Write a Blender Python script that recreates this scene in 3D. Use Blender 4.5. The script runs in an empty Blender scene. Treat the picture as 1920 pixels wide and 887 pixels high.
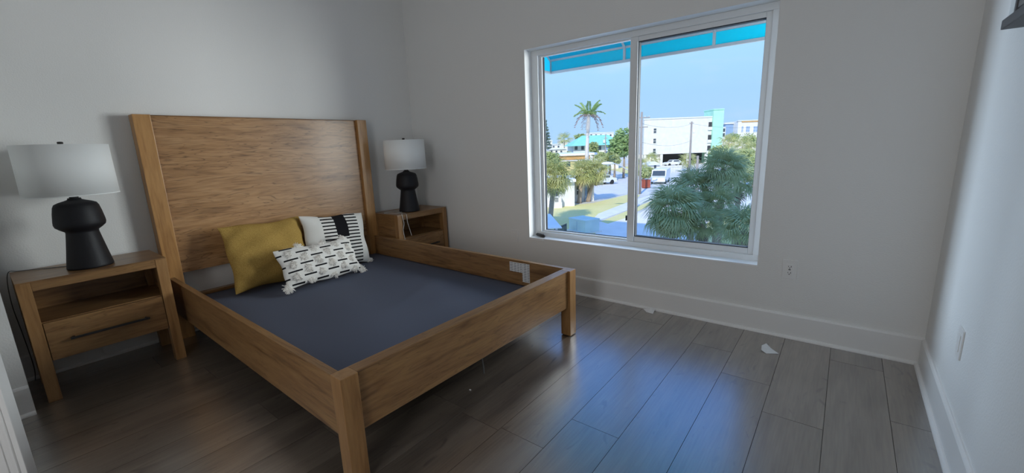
import bpy, bmesh, math, random
from mathutils import Vector, Matrix
random.seed(7)
S = bpy.context.scene
COL = S.collection

# ------------------------------------------------------------------ camera
CAM = Vector((3.7777, -3.0790, 1.2746))
RGT = Vector((0.78763, 0.61502, -0.03726)); UPV = Vector((-0.09957, 0.18674, 0.97735)); FWD = Vector((-0.60805, 0.76608, -0.20832))
FPX = 791.04
cd = bpy.data.cameras.new('camera'); cam = bpy.data.objects.new('camera', cd); COL.objects.link(cam)
cd.sensor_fit = 'HORIZONTAL'; cd.sensor_width = 36.0; cd.lens = 36.0 * FPX / 1920.0
cd.clip_start = 0.02; cd.clip_end = 1500
cam.matrix_world = Matrix(((RGT.x, UPV.x, -FWD.x, CAM.x), (RGT.y, UPV.y, -FWD.y, CAM.y), (RGT.z, UPV.z, -FWD.z, CAM.z), (0, 0, 0, 1)))
S.camera = cam

# ------------------------------------------------------------------ world, sun, large lights, exposure
S.view_settings.view_transform = 'Standard'; S.view_settings.look = 'None'
S.view_settings.gamma = 1.0; S.view_settings.use_curve_mapping = False
S.view_settings.exposure = 0.6
S.cycles.use_denoising = True
S.cycles.max_bounces = 6; S.cycles.diffuse_bounces = 5; S.cycles.glossy_bounces = 3; S.cycles.transparent_max_bounces = 8
S.cycles.use_adaptive_sampling = True; S.cycles.adaptive_threshold = 0.02
S.cycles.caustics_reflective = False; S.cycles.caustics_refractive = False
S.cycles.sample_clamp_indirect = 6.0
W = bpy.data.worlds.new('sky'); S.world = W; W.use_nodes = True
wn = W.node_tree.nodes; wl = W.node_tree.links; wn.clear()
wo = wn.new('ShaderNodeOutputWorld'); wb = wn.new('ShaderNodeBackground'); wl.new(wb.outputs[0], wo.inputs[0])
tc = wn.new('ShaderNodeTexCoord'); sp = wn.new('ShaderNodeSeparateXYZ'); wl.new(tc.outputs['Generated'], sp.inputs[0])
rp = wn.new('ShaderNodeValToRGB'); wl.new(sp.outputs['Z'], rp.inputs[0])
rp.color_ramp.elements[0].position = 0.0; rp.color_ramp.elements[0].color = (0.33, 0.50, 0.70, 1)
rp.color_ramp.elements[1].position = 0.46; rp.color_ramp.elements[1].color = (0.16, 0.38, 0.95, 1)
e = rp.color_ramp.elements.new(0.10); e.color = (0.31, 0.50, 0.75, 1); e = rp.color_ramp.elements.new(0.22); e.color = (0.33, 0.57, 0.80, 1)
nz = wn.new('ShaderNodeTexNoise'); nz.inputs['Scale'].default_value = 5; nz.inputs['Detail'].default_value = 6
mp = wn.new('ShaderNodeMapping'); mp.inputs['Scale'].default_value = (1, 1, 6); wl.new(tc.outputs['Generated'], mp.inputs[0]); wl.new(mp.outputs[0], nz.inputs['Vector'])
cr = wn.new('ShaderNodeValToRGB'); cr.color_ramp.elements[0].position = 0.54; cr.color_ramp.elements[1].position = 0.80
cr.color_ramp.elements[1].color = (0.45, 0.45, 0.45, 1); wl.new(nz.outputs['Fac'], cr.inputs[0])
mx = wn.new('ShaderNodeMixRGB'); wl.new(cr.outputs[0], mx.inputs[0]); wl.new(rp.outputs[0], mx.inputs[1]); mx.inputs[2].default_value = (0.5, 0.58, 0.68, 1)
wl.new(mx.outputs[0], wb.inputs[0]); wb.inputs[1].default_value = 1.0

def light(name, kind, loc, target, energy, color, size=None, size_y=None, angle=None):
    l = bpy.data.lights.new(name, kind); o = bpy.data.objects.new(name, l); COL.objects.link(o)
    o.location = loc; d = Vector(target) - Vector(loc); o.rotation_euler = d.to_track_quat('-Z', 'Y').to_euler()
    l.energy = energy; l.color = color
    if kind == 'AREA': l.shape = 'RECTANGLE'; l.size = size; l.size_y = size_y
    if angle is not None: l.angle = angle
    return o
light('sun', 'SUN', (0, -20, 30), (-0.20, -20 + 0.795, 30 - 0.573), 2.45, (1.0, 0.93, 0.80), angle=0.009)
light('added_fill_east', 'AREA', (4.60, 2.30, 1.75), (0.2, -2.4, 1.0), 172, (1.0, 1.0, 0.95), 1.8, 2.2)  # added fill outside the window, out of view, brightening headboard and bed
light('added_fill_back', 'AREA', (3.15, -4.5, 1.45), (0.5, 0, 1.2), 20, (0.97, 0.98, 1.0), 0.9, 2.1)  # added fill behind the camera, in front of a closed wall
light('added_fill_west', 'AREA', (-1.2, 1.5, 1.75), (3.9, -2.0, 0.4), 195, (0.70, 0.84, 1.0), 1.9, 2.2)  # added bluish fill outside the window, out of view, for right wall and floor

# ------------------------------------------------------------------ helpers
def mesh(name, verts, faces, mat, parent=None, smooth=False):
    m = bpy.data.meshes.new(name); m.from_pydata([tuple(v) for v in verts], [], faces); m.update()
    o = bpy.data.objects.new(name, m); COL.objects.link(o)
    if mat: m.materials.append(mat)
    if smooth:
        for p in m.polygons: p.use_smooth = True
    if parent: o.parent = parent
    return o
def fin(name, bm, mat, parent=None, smooth=False):
    bmesh.ops.recalc_face_normals(bm, faces=bm.faces)
    m = bpy.data.meshes.new(name); bm.to_mesh(m); bm.free()
    o = bpy.data.objects.new(name, m); COL.objects.link(o)
    if mat: m.materials.append(mat)
    if smooth:
        for p in m.polygons: p.use_smooth = True
    if parent: o.parent = parent
    return o
def abox(bm, a, b, bev=0.0):
    x0, y0, z0 = [min(p, q) for p, q in zip(a, b)]; x1, y1, z1 = [max(p, q) for p, q in zip(a, b)]
    t = bmesh.new()
    vs = [t.verts.new(c) for c in ((x0,y0,z0),(x1,y0,z0),(x1,y1,z0),(x0,y1,z0),(x0,y0,z1),(x1,y0,z1),(x1,y1,z1),(x0,y1,z1))]
    for f in ((0,3,2,1),(4,5,6,7),(0,1,5,4),(1,2,6,5),(2,3,7,6),(3,0,4,7)): t.faces.new([vs[i] for i in f])
    if bev: bmesh.ops.bevel(t, geom=t.edges[:], offset=bev, segments=2, profile=0.7, affect='EDGES')
    tm = bpy.data.meshes.new('t'); t.to_mesh(tm); t.free(); bm.from_mesh(tm); bpy.data.meshes.remove(tm)
def box(name, a, b, mat, parent=None, bev=0.0):
    bm = bmesh.new(); abox(bm, a, b, bev); return fin(name, bm, mat, parent)
def boxes(name, lst, mat, parent=None, bev=0.0):
    bm = bmesh.new()
    for a, b in lst: abox(bm, a, b, bev)
    return fin(name, bm, mat, parent)
def tube(bm, pts, rad, n=8, cap=True):
    pts = [Vector(p) for p in pts]; rings = []
    for i, p in enumerate(pts):
        d = (pts[min(i+1, len(pts)-1)] - pts[max(i-1, 0)]).normalized()
        a = d.orthogonal().normalized() if abs(d.z) > .9 else d.cross(Vector((0,0,1))).normalized()
        b = d.cross(a); r = rad[i] if isinstance(rad, (list, tuple)) else rad
        rings.append([bm.verts.new(p + a*r*math.cos(2*math.pi*k/n) + b*r*math.sin(2*math.pi*k/n)) for k in range(n)])
    for q, w in zip(rings, rings[1:]):
        for k in range(n):
            bm.faces.new((q[k], q[(k+1) % n], w[(k+1) % n], w[k]))
    if cap:
        bm.faces.new(rings[0]); bm.faces.new(rings[-1])
def tubeo(name, pts, rad, mat, parent=None, n=8, smooth=True):
    bm = bmesh.new(); tube(bm, pts, rad, n); return fin(name, bm, mat, parent, smooth)
def lathe(name, prof, mat, parent=None, n=40, loc=(0,0,0), cap=True):
    bm = bmesh.new(); rings = []
    for r, z in prof:
        rings.append([bm.verts.new((r*math.cos(2*math.pi*k/n)+loc[0], r*math.sin(2*math.pi*k/n)+loc[1], z+loc[2])) for k in range(n)])
    for q, w in zip(rings, rings[1:]):
        for k in range(n): bm.faces.new((q[k], q[(k+1) % n], w[(k+1) % n], w[k]))
    if cap: bm.faces.new(rings[0]); bm.faces.new(rings[-1])
    return fin(name, bm, mat, parent, True)
def tag(o, label, cat, group=None, kind=None):
    o['label'] = label; o['category'] = cat
    if group: o['group'] = group
    if kind: o['kind'] = kind
    return o
def thing(name, loc, rz, label, cat, group=None, kind=None):
    o = bpy.data.objects.new(name, None); COL.objects.link(o); o.location = loc; o.rotation_euler = (0, 0, rz)
    o.empty_display_size = .1
    return tag(o, label, cat, group, kind)
def inst(src, name, parent, mw=None):
    o = bpy.data.objects.new(name, src); COL.objects.link(o)
    if parent: o.parent = parent
    if mw is not None: o.matrix_basis = mw
    return o
def copy_tree(o, parent=None):
    c = o.copy(); COL.objects.link(c); c.parent = parent
    for ch in list(o.children): copy_tree(ch, c)
    return c

# ------------------------------------------------------------------ materials
def mat(name, col, rough=0.6, spec=0.5, metal=0.0):
    m = bpy.data.materials.new(name); m.use_nodes = True
    b = m.node_tree.nodes['Principled BSDF']
    b.inputs['Base Color'].default_value = (*col, 1); b.inputs['Roughness'].default_value = rough
    b.inputs['Specular IOR Level'].default_value = spec; b.inputs['Metallic'].default_value = metal
    return m
def nodes(m): return m.node_tree.nodes, m.node_tree.links, m.node_tree.nodes['Principled BSDF']
def coords(m, scale=(1,1,1), kind='Object', rnd=0.0):
    n, l, b = nodes(m)
    t = n.new('ShaderNodeTexCoord'); mp = n.new('ShaderNodeMapping'); mp.inputs['Scale'].default_value = scale
    src = t.outputs[kind]
    if rnd:
        oi = n.new('ShaderNodeObjectInfo'); mu = n.new('ShaderNodeMath'); mu.operation = 'MULTIPLY'; mu.inputs[1].default_value = rnd
        l.new(oi.outputs['Random'], mu.inputs[0]); ad = n.new('ShaderNodeVectorMath'); l.new(t.outputs[kind], ad.inputs[0]); l.new(mu.outputs[0], ad.inputs[1]); src = ad.outputs[0]
    l.new(src, mp.inputs[0]); return mp.outputs[0]
def noise(m, vec, scale, detail=4, dist=0.0, rough=.55):
    n, l, b = nodes(m); t = n.new('ShaderNodeTexNoise'); t.inputs['Scale'].default_value = scale
    t.inputs['Detail'].default_value = detail; t.inputs['Distortion'].default_value = dist; t.inputs['Roughness'].default_value = rough
    l.new(vec, t.inputs['Vector']); return t.outputs['Fac']
def ramp(m, fac, stops):
    n, l, b = nodes(m); r = n.new('ShaderNodeValToRGB'); l.new(fac, r.inputs[0])
    els = r.color_ramp.elements
    while len(els) < len(stops): els.new(0.5)
    for el, (p, c) in zip(els, stops): el.position = p; el.color = (*c, 1) if len(c) == 3 else c
    return r.outputs[0]
def mix(m, fac, a, b_, mode='MIX'):
    n, l, b = nodes(m); x = n.new('ShaderNodeMixRGB'); x.blend_type = mode
    for i, v in ((0, fac), (1, a), (2, b_)):
        if hasattr(v, 'is_output'): l.new(v, x.inputs[i])
        elif isinstance(v, (int, float)): x.inputs[i].default_value = v
        else: x.inputs[i].default_value = (*v, 1)
    return x.outputs[0]
def setcol(m, out): n, l, b = nodes(m); l.new(out, b.inputs['Base Color'])
def bump(m, h, strength=.1, dist=.01):
    n, l, b = nodes(m); bp = n.new('ShaderNodeBump'); bp.inputs['Strength'].default_value = strength; bp.inputs['Distance'].default_value = dist
    l.new(h, bp.inputs['Height']); l.new(bp.outputs[0], b.inputs['Normal'])

def paint(name, col, tex=.25):
    m = mat(name, col, .75, .3); v = coords(m)
    bump(m, noise(m, v, 130, 0), tex, .002); return m
M_wall = paint('wall_paint', (.80, .80, .785), .35)
M_ceil = mat('ceiling_paint', (.85, .85, .85), .8, .2)
M_trim = mat('trim_paint', (.83, .83, .82), .4)
M_vinyl = mat('window_vinyl', (.80, .82, .83), .35)
M_sill = mat('sill_paint', (.86, .87, .88), .3)

def wood(name, axis, base=(.245, .126, .050), dark=(.12, .056, .021), light=(.31, .175, .07), fig=1.0):
    m = mat(name, base, .32, .55)
    sc = [9, 9, 9]; sc[axis] = .9
    v = coords(m, tuple(sc), rnd=23.0)
    n1 = noise(m, v, 2.2, 2, .8); n2 = noise(m, v, 9, 2, 0); v3 = coords(m, tuple(6 if k != axis else .55 for k in range(3)), rnd=11.0)
    n3 = noise(m, v3, 2.0, 3, .7)
    c = ramp(m, n1, [(.30, dark), (.46, base), (.70, light)])
    c = mix(m, .35, c, ramp(m, n2, [(.3, dark), (.6, light)]))
    ln = ramp(m, n3, [(.405, (0, 0, 0)), (.418, (.8, .8, .8)), (.428, (0, 0, 0)), (.488, (0, 0, 0)), (.5, (1, 1, 1)), (.509, (0, 0, 0)), (.575, (0, 0, 0)), (.586, (.7, .7, .7)), (.594, (0, 0, 0))])
    mm = mix(m, .45 * fig, (0, 0, 0), ln)
    c = mix(m, mm, c, tuple(x * .55 for x in dark))
    setcol(m, c); return m
M_wx, M_wy, M_wz = wood('oak_grain_x', 0), wood('oak_grain_y', 1), wood('oak_grain_z_lit', 2, (.44, .225, .075), (.29, .135, .042), (.52, .285, .105), .3)  # same oak: headboard posts lightened, rails and foot darkened as the light falls
M_panel = wood('oak_veneer', 1, (.36, .188, .074), (.17, .080, .029), (.45, .26, .12), 1.5)  # veneer lightened too, for window light on the headboard
M_leg = wood('oak_leg_shaded', 2, (.30, .155, .058), (.19, .09, .03), (.36, .20, .08), .3)  # post oak darkened for the dimmer light on foot posts and nightstand legs
M_blackwood = mat('black_metal', (.012, .012, .013), .4)
M_ceramic = mat('black_ceramic', (.010, .010, .013), .55, .35)
bump(M_ceramic, noise(M_ceramic, coords(M_ceramic), 60, 3), .15, .003)
M_shade = mat('linen_shade', (.90, .92, .91), .9, .1)
bump(M_shade, noise(M_shade, coords(M_shade, (1, 1, 1)), 400, 0), .15, .001)
M_cord = mat('clear_cord', (.55, .55, .53), .4); M_cord_dark = mat('dark_cord', (.10, .10, .10), .5)
M_deck = mat('slate_fabric', (.095, .108, .150), .85, .25)
bump(M_deck, noise(M_deck, coords(M_deck), 500, 0), .2, .001)
M_gold = mat('gold_linen', (.30, .205, .035), .9, .15)
v = coords(M_gold, (1, 1, 1)); nn = noise(M_gold, v, 260, 0); setcol(M_gold, ramp(M_gold, nn, [(.3, (.27, .170, .042)), (.7, (.40, .26, .075))])); bump(M_gold, nn, .3, .001)
M_white_cloth = mat('cream_cloth', (.66, .65, .62), .95, .1)
M_tuft = mat('cream_yarn', (.80, .78, .74), .95, .1)
M_paper = mat('paper', (.80, .80, .80), .7)
M_plate = mat('plate_plastic', (.80, .80, .79), .35)
M_slot = mat('slot_dark', (.03, .03, .03), .5)

# floor planks: tone per plank, stretched grain, cathedral veins and knots
M_floor = mat('vinyl_plank', (.2, .17, .15), .30, .9)
nf, lf, bf = nodes(M_floor); bf.inputs['Coat Weight'].default_value = 1.0; bf.inputs['Coat IOR'].default_value = 3.0; bf.inputs['Coat Roughness'].default_value = .27
v1 = coords(M_floor, (11, 1.0, 1), rnd=40.0); v2 = coords(M_floor, (5, 1.3, 1), rnd=17.0); v3 = coords(M_floor, (60, 3, 1), rnd=9.0)
a1 = noise(M_floor, v1, 1.6, 3, .9); a2 = noise(M_floor, v2, 1.3, 1, 0); a3 = noise(M_floor, v3, 2, 1)
c = ramp(M_floor, a1, [(.28, (.065, .050, .040)), (.5, (.145, .120, .100)), (.72, (.225, .195, .165))])
c = mix(M_floor, .48, c, ramp(M_floor, a2, [(.34, (.060, .048, .040)), (.64, (.27, .235, .20))]))
c = mix(M_floor, .30, c, ramp(M_floor, a3, [(.3, (.075, .06, .05)), (.7, (.22, .19, .16))]))
v4 = coords(M_floor, (7, 2.6, 1), rnd=31.0); kn = noise(M_floor, v4, 2.1, 1, 1.5); c = mix(M_floor, ramp(M_floor, kn, [(.66, (0, 0, 0)), (.76, (.7, .7, .7))]), c, (.05, .042, .036))
oi = nf.new('ShaderNodeObjectInfo'); tone = ramp(M_floor, oi.outputs['Random'], [(0, (.74, .69, .63)), (1, (.97, .89, .80))])
c = mix(M_floor, 1.0, c, tone, 'MULTIPLY'); setcol(M_floor, c); bump(M_floor, a3, .03, .001)
M_seam = mat('plank_seam', (.05, .04, .035), .8)

# striped cushion print (flat print in cushion coordinates, x across, y up)
def cmp(m, op, a, b_):
    n, l, b = nodes(m); x = n.new('ShaderNodeMath'); x.operation = op
    for i, q in enumerate((a, b_)):
        if q is None: continue
        if hasattr(q, 'is_output'): l.new(q, x.inputs[i])
        else: x.inputs[i].default_value = q
    return x.outputs[0]
def xyz(m):
    n, l, b = nodes(m); t = n.new('ShaderNodeTexCoord'); s = n.new('ShaderNodeSeparateXYZ'); l.new(t.outputs['Object'], s.inputs[0]); return s.outputs
M_stripe = mat('striped_cloth', (.66, .65, .62), .95, .1)
X, Y, Z = xyz(M_stripe); m = M_stripe
fr = cmp(m, 'FRACT', cmp(m, 'MULTIPLY', Y, 1/.030), None)
bar = cmp(m, 'LESS_THAN', fr, .40)
ab = cmp(m, 'ABSOLUTE', cmp(m, 'SUBTRACT', X, .030), None)
inb = cmp(m, 'MULTIPLY', bar, cmp(m, 'LESS_THAN', ab, .170))
blk = cmp(m, 'MULTIPLY', cmp(m, 'LESS_THAN', ab, .055), cmp(m, 'GREATER_THAN', Y, .02))
anyb = cmp(m, 'MAXIMUM', inb, blk); front = cmp(m, 'GREATER_THAN', Z, 0.0)
setcol(m, mix(m, cmp(m, 'MULTIPLY', anyb, front), (.66, .65, .62), (.012, .012, .014)))
bump(m, noise(m, coords(m), 300, 0), .2, .001)
M_dash = mat('dashed_cloth', (.66, .65, .62), .95, .1); m = M_dash
X, Y, Z = xyz(m)
row = cmp(m, 'FLOOR', cmp(m, 'MULTIPLY', Y, 1/.0465), None)
fy = cmp(m, 'FRACT', cmp(m, 'MULTIPLY', Y, 1/.0465), None)
xs = cmp(m, 'ADD', cmp(m, 'MULTIPLY', X, 1/.195), cmp(m, 'MULTIPLY', row, .5))
fx = cmp(m, 'FRACT', cmp(m, 'ADD', xs, 20.0), None)
d = cmp(m, 'MULTIPLY', cmp(m, 'LESS_THAN', fy, .26), cmp(m, 'LESS_THAN', fx, .50))
setcol(m, mix(m, d, (.66, .65, .62), (.012, .012, .014)))
bump(m, noise(m, coords(m), 300, 0), .2, .001)

# glass: clear pane with a weak reflection
M_glass = bpy.data.materials.new('window_glass'); M_glass.use_nodes = True
n = M_glass.node_tree.nodes; l = M_glass.node_tree.links; n.clear()
o_ = n.new('ShaderNodeOutputMaterial'); mxs = n.new('ShaderNodeMixShader'); tr = n.new('ShaderNodeBsdfTransparent'); gl = n.new('ShaderNodeBsdfGlossy')
tr.inputs[0].default_value = (.96, .985, 1, 1); gl.inputs['Roughness'].default_value = .02; mxs.inputs[0].default_value = .03
l.new(tr.outputs[0], mxs.inputs[1]); l.new(gl.outputs[0], mxs.inputs[2]); l.new(mxs.outputs[0], o_.inputs[0])
# awning canvas: thin cloth that lets daylight through
def translucent(name, col, tcol, f):
    m = bpy.data.materials.new(name); m.use_nodes = True; n = m.node_tree.nodes; l = m.node_tree.links; n.clear()
    o_ = n.new('ShaderNodeOutputMaterial'); x = n.new('ShaderNodeMixShader'); a = n.new('ShaderNodeBsdfDiffuse'); b = n.new('ShaderNodeBsdfTranslucent')
    a.inputs[0].default_value = (*col, 1); b.inputs[0].default_value = (*tcol, 1); x.inputs[0].default_value = f
    l.new(a.outputs[0], x.inputs[1]); l.new(b.outputs[0], x.inputs[2]); l.new(x.outputs[0], o_.inputs[0]); return m
M_awning = translucent('teal_canvas', (.0, .40, .52), (.0, .47, .56), .75)
M_awnframe = mat('awning_metal', (.35, .36, .38), .5)

# ------------------------------------------------------------------ room shell
RW = 4.2132; CH = 2.95; YB = -4.6; NY = -3.09
WX0, WX1, WZ0, WZ1 = 1.5403, 3.38, .4461, 2.0676
def struct(o, label, cat): return tag(o, label, cat, kind='structure')
struct(box('wall_left', (-.15, YB-.15, -.02), (0, .2, CH), M_wall), 'pale grey wall behind the tall headboard', 'wall')
struct(boxes('wall_front', [((0, 0, -.02), (WX0, .2, CH)), ((WX1, 0, -.02), (RW, .2, CH)), ((WX0, 0, -.02), (WX1, .2, WZ0)), ((WX0, 0, WZ1), (WX1, .2, CH))], M_wall), 'grey textured wall around the sliding window', 'wall')
struct(box('wall_right', (RW, YB-.15, -.02), (RW+.15, .2, CH), M_wall), 'bluish white wall at the right edge', 'wall')
struct(box('wall_near', (0, YB, -.02), (.545, NY, CH), M_wall), 'narrow wall end beside the front nightstand', 'wall')
struct(box('wall_back', (.545, YB-.15, -.02), (RW, YB, CH), M_wall), 'plain wall opposite the window', 'wall')
struct(box('ceiling', (-.15, YB-.15, CH), (RW+.15, .2, CH+.15), M_ceil), 'flat white ceiling above the bedroom', 'ceiling')
fl = struct(box('floor', (-.15, YB-.15, -.10), (RW+.15, .2, -.009), M_seam), 'grey brown wood plank floor of the bedroom', 'floor')
def plank(x0, x1, y0, y1):
    c = .0003; g = .0007; zt = 0.0; zb = -.009
    x0 += g; x1 -= g; y0 += g; y1 -= g; cx, cy = (x0+x1)/2, (y0+y1)/2
    vs = []
    for (i, z) in ((0, zb), (0, zt-c*.6), (c, zt)):
        for (sx, sy) in ((-1,-1),(1,-1),(1,1),(-1,1)):
            vs.append(((x1-x0)/2*sx - i*sx, (y1-y0)/2*sy - i*sy, z))
    fs = []
    for r in (0, 4):
        for k in range(4): fs.append((r+k, r+(k+1) % 4, r+4+(k+1) % 4, r+4+k))
    fs.append((8, 9, 10, 11))
    o = mesh('plank', vs, fs, M_floor, fl); o.data.materials.append(M_seam)
    for p in o.data.polygons[:8]: p.material_index = 1
    o.location = (cx, cy, 0)
J = {2.635: -1.775, 2.870: -1.532, 3.1055: -.42, 3.341: -.70, 3.5765: -.967, 3.812: -.21}
PWID = .2355
for k in range(-13, 6):
    xa = 2.870 + k * PWID; xb = xa + PWID
    key = min(J, key=lambda q: abs(q - xa)); j = J[key] if abs(key - xa) < .02 else -random.uniform(.15, 1.5)
    xa, xb = max(xa, 0), min(xb, RW)
    if xb - xa < .01: continue
    ys = sorted(set([0.0, YB] + [j - 1.524*i for i in range(-1, 4) if YB + .05 < j - 1.524*i < -.05]))
    for ya, yb in zip(ys, ys[1:]): plank(xa, xb, ya, yb)
def baseboard(name, a, b, nrm, label):
    # a->b along wall foot, nrm points into the room
    a, b, nr = Vector((*a, 0)), Vector((*b, 0)), Vector((*nrm, 0)); h = .160
    prof = [(0, 0), (.015, 0), (.015, h-.012), (.011, h-.003), (.006, h), (0, h)]
    vs = [p + nr*d + Vector((0, 0, z)) for p in (a, b) for d, z in prof]; k = len(prof)
    fs = [(i, (i+1) % k, k+(i+1) % k, k+i) for i in range(k)] + [tuple(range(k)), tuple(range(2*k-1, k-1, -1))]
    o = mesh(name, vs, fs, M_trim); struct(o, label, 'baseboard')
    q = [(.015, 0), (.031, 0), (.030, .007), (.026, .013), (.020, .017), (.015, .018)]; k = len(q)
    vs = [p + nr*d + Vector((0, 0, z)) for p in (a, b) for d, z in q]
    fs = [(i, (i+1) % k, k+(i+1) % k, k+i) for i in range(k)] + [tuple(range(k)), tuple(range(2*k-1, k-1, -1))]
    mesh('shoe_moulding', vs, fs, M_trim, o)
    return o
baseboard('baseboard_front', (0, 0), (RW, 0), (0, -1), 'tall white baseboard running below the window')
baseboard('baseboard_right', (RW, -.031), (RW, YB), (-1, 0), 'white baseboard along the right wall')
baseboard('baseboard_left', (0, NY), (0, -.031), (1, 0), 'white baseboard behind the bed and nightstands')
baseboard('baseboard_near', (.545, YB), (.545, NY), (1, 0), 'short white baseboard at the wall end by the left nightstand')
baseboard('baseboard_back', (.58, YB), (RW-.035, YB), (0, 1), 'white baseboard of the wall opposite the window')

# door leaf and casing standing open at the left edge
d1 = thing('door_1', (1.40, -3.155, 0), math.radians(-37), 'white panelled door standing open at the left edge', 'door', kind='structure')
box('door_leaf', (-.04, -.80, .008), (0, -.03, 2.05), M_trim, d1, .002)
boxes('stile', [((0, -.085, .01), (.006, -.045, 2.05)), ((0, -.80, .01), (.006, -.70, 2.05))], M_trim, d1, .002)
boxes('edge_moulding', [((-.045, -.03, .01), (.004, -.018, 2.06)), ((-.045, -.018, .01), (-.004, .0, 2.06))], M_trim, d1, .003)

# window
w1 = thing('window_1', ((WX0+WX1)/2, .1, WZ0), 0, 'white two-pane sliding window looking out over palms', 'window', kind='structure')
ox, oy, oz = w1.location
def wbox(name, a, b, m, bev=.003, par=None):
    par = par or w1; off = Vector((ox, oy, oz))
    return box(name, tuple(Vector(a)-off), tuple(Vector(b)-off), m, par, bev)
FY = .100
wbox('frame_head', (WX0, FY, 2.025), (WX1, .19, WZ1), M_vinyl); wbox('frame_sill', (WX0, FY, WZ0), (WX1, .19, .492), M_vinyl)
wbox('frame_jamb', (WX0, FY, .492), (1.605, .19, 2.025), M_vinyl); wbox('frame_jamb', (3.335, FY, .492), (WX1, .19, 2.025), M_vinyl)
LX0, LX1, LZ0, LZ1 = 1.632, 2.432, .507, 2.012
wbox('sash_stile', (1.605, .125, .492), (LX0, .15, 2.025), M_vinyl, .004); wbox('sash_rail', (LX0, .125, .492), (LX1, .15, LZ0), M_vinyl, .004); wbox('sash_rail', (LX0, .125, LZ1), (LX1, .15, 2.025), M_vinyl, .004)
wbox('meeting_stile', (LX1, .108, .492), (2.490, .17, 2.025), M_vinyl, .004)
wbox('sash_rail', (2.490, .115, .492), (3.300, .16, .534), M_vinyl, .004); wbox('sash_rail', (2.490, .115, 1.992), (3.300, .16, 2.025), M_vinyl, .004)
wbox('sash_stile', (3.300, .115, .492), (3.335, .16, 2.025), M_vinyl, .004)
M_gasket = mat('gasket', (.012, .018, .025), .6)
wbox('gasket', (2.490, .118, .534), (2.4955, .16, 1.992), M_gasket, 0); wbox('gasket', (2.4955, .118, .534), (3.300, .16, .5395), M_gasket, 0)
wbox('gasket', (2.4955, .118, 1.9865), (3.300, .16, 1.992), M_gasket, 0); wbox('gasket', (LX0, .14, LZ0), (LX0+.006, .16, LZ1), M_gasket, 0)
wbox('gasket', (LX0+.006, .145, LZ0), (LX1, .16, LZ0+.004), M_gasket, 0); wbox('gasket', (3.296, .14, .5395), (3.300, .16, 1.9865), M_gasket, 0)
pl = wbox('pane', (LX0, .150, LZ0), (LX1, .153, LZ1), M_glass, 0); pr = wbox('pane', (2.490, .150, .534), (3.300, .153, 1.992), M_glass, 0)
wbox('sash_latch', (2.422, .10, .66), (2.430, .118, .70), M_blackwood, .002)
struct(boxes('trim_1', [((WX0, -.004, WZ0-.002), (WX1, .0995, WZ0+.008)), ((WX0, -.010, WZ0-.012), (WX0+.155, 0, WZ0+.007))], M_sill), 'thin white sill board under the sliding window', 'sill')
t = thing('pocket_tool', (1.628, .056, WZ0+.0082), math.radians(-24), 'small black oblong gadget lying on the left end of the window sill', 'gadget')
bm = bmesh.new(); tube(bm, [(-.072, .0, .014), (-.06, 0, .014), (0, 0, .014), (.058, 0, .014), (.068, 0, .014)], [.006, .0135, .0138, .0125, .005], 12); fin('body', bm, M_blackwood, t, True)
boxes('clip', [((-.02, -.004, .026), (.05, .004, .0295))], mat('dark_steel', (.10, .11, .13), .3, metal=.6), t, .001)

# wall plates
def plate(name, loc, rz, label, duplex):
    t = thing(name, loc, rz, label, 'wall plate')      # local: x across, y out of wall is -y
    box('cover_plate', (-.039, -.006, -.062), (.039, 0, .062), M_plate, t, .0025)
    box('insert', (-.0175, -.0085, -.035), (.0175, -.006, .035), M_plate, t, .001)
    if duplex:
        for s in (-1, 1):
            box('slot', (-.0085, -.0092, .012*s+.001*0+s*.008-.004), (-.0060, -.0084, s*.020+.004), M_slot, t)
            box('slot', (.0055, -.0092, s*.020-.005), (.0085, -.0084, s*.020+.005), M_slot, t)
            box('ground_hole', (-.003, -.0092, s*.020-.012), (.003, -.0084, s*.020-.007), M_slot, t)
        box('test_button', (-.006, -.0095, -.003), (.006, -.0084, .003), M_slot, t)
    return t
plate('wall_outlet', (3.560, 0, .452), 0, 'white square-slotted wall outlet under the right end of the window', True)
plate('blank_wall_plate', (1.370, 0, .447), 0, 'plain white wall plate left of the window, above the bed rail', False)
plate('side_wall_outlet', (RW, -.735, .43), math.radians(-90), 'white wall plate seen edge-on, low on the right wall', False)

# dark framed unit high on the right wall
t = thing('wall_unit', (RW, -.90, 1.60), 0, 'pale wall unit with dark grey frame at the upper right corner', 'wall unit')
M_dkgrey = mat('dark_grey_plastic', (.07, .07, .075), .5); M_pale = mat('pale_plastic', (.82, .86, .85), .5); M_midgrey = mat('mid_grey_panel', (.16, .16, .165), .35)
box('body', (-.052, -.55, .035), (-.001, .105, .42), M_pale, t, .003)
box('base_ledge', (-.064, -.55, .005), (-.001, .112, .036), M_dkgrey, t, .004)
box('front_post', (-.062, -.030, .036), (-.052, -.012, .42), M_dkgrey, t, .002)
box('front_panel', (-.058, -.52, .045), (-.052, -.032, .42), M_midgrey, t, .002)

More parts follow.
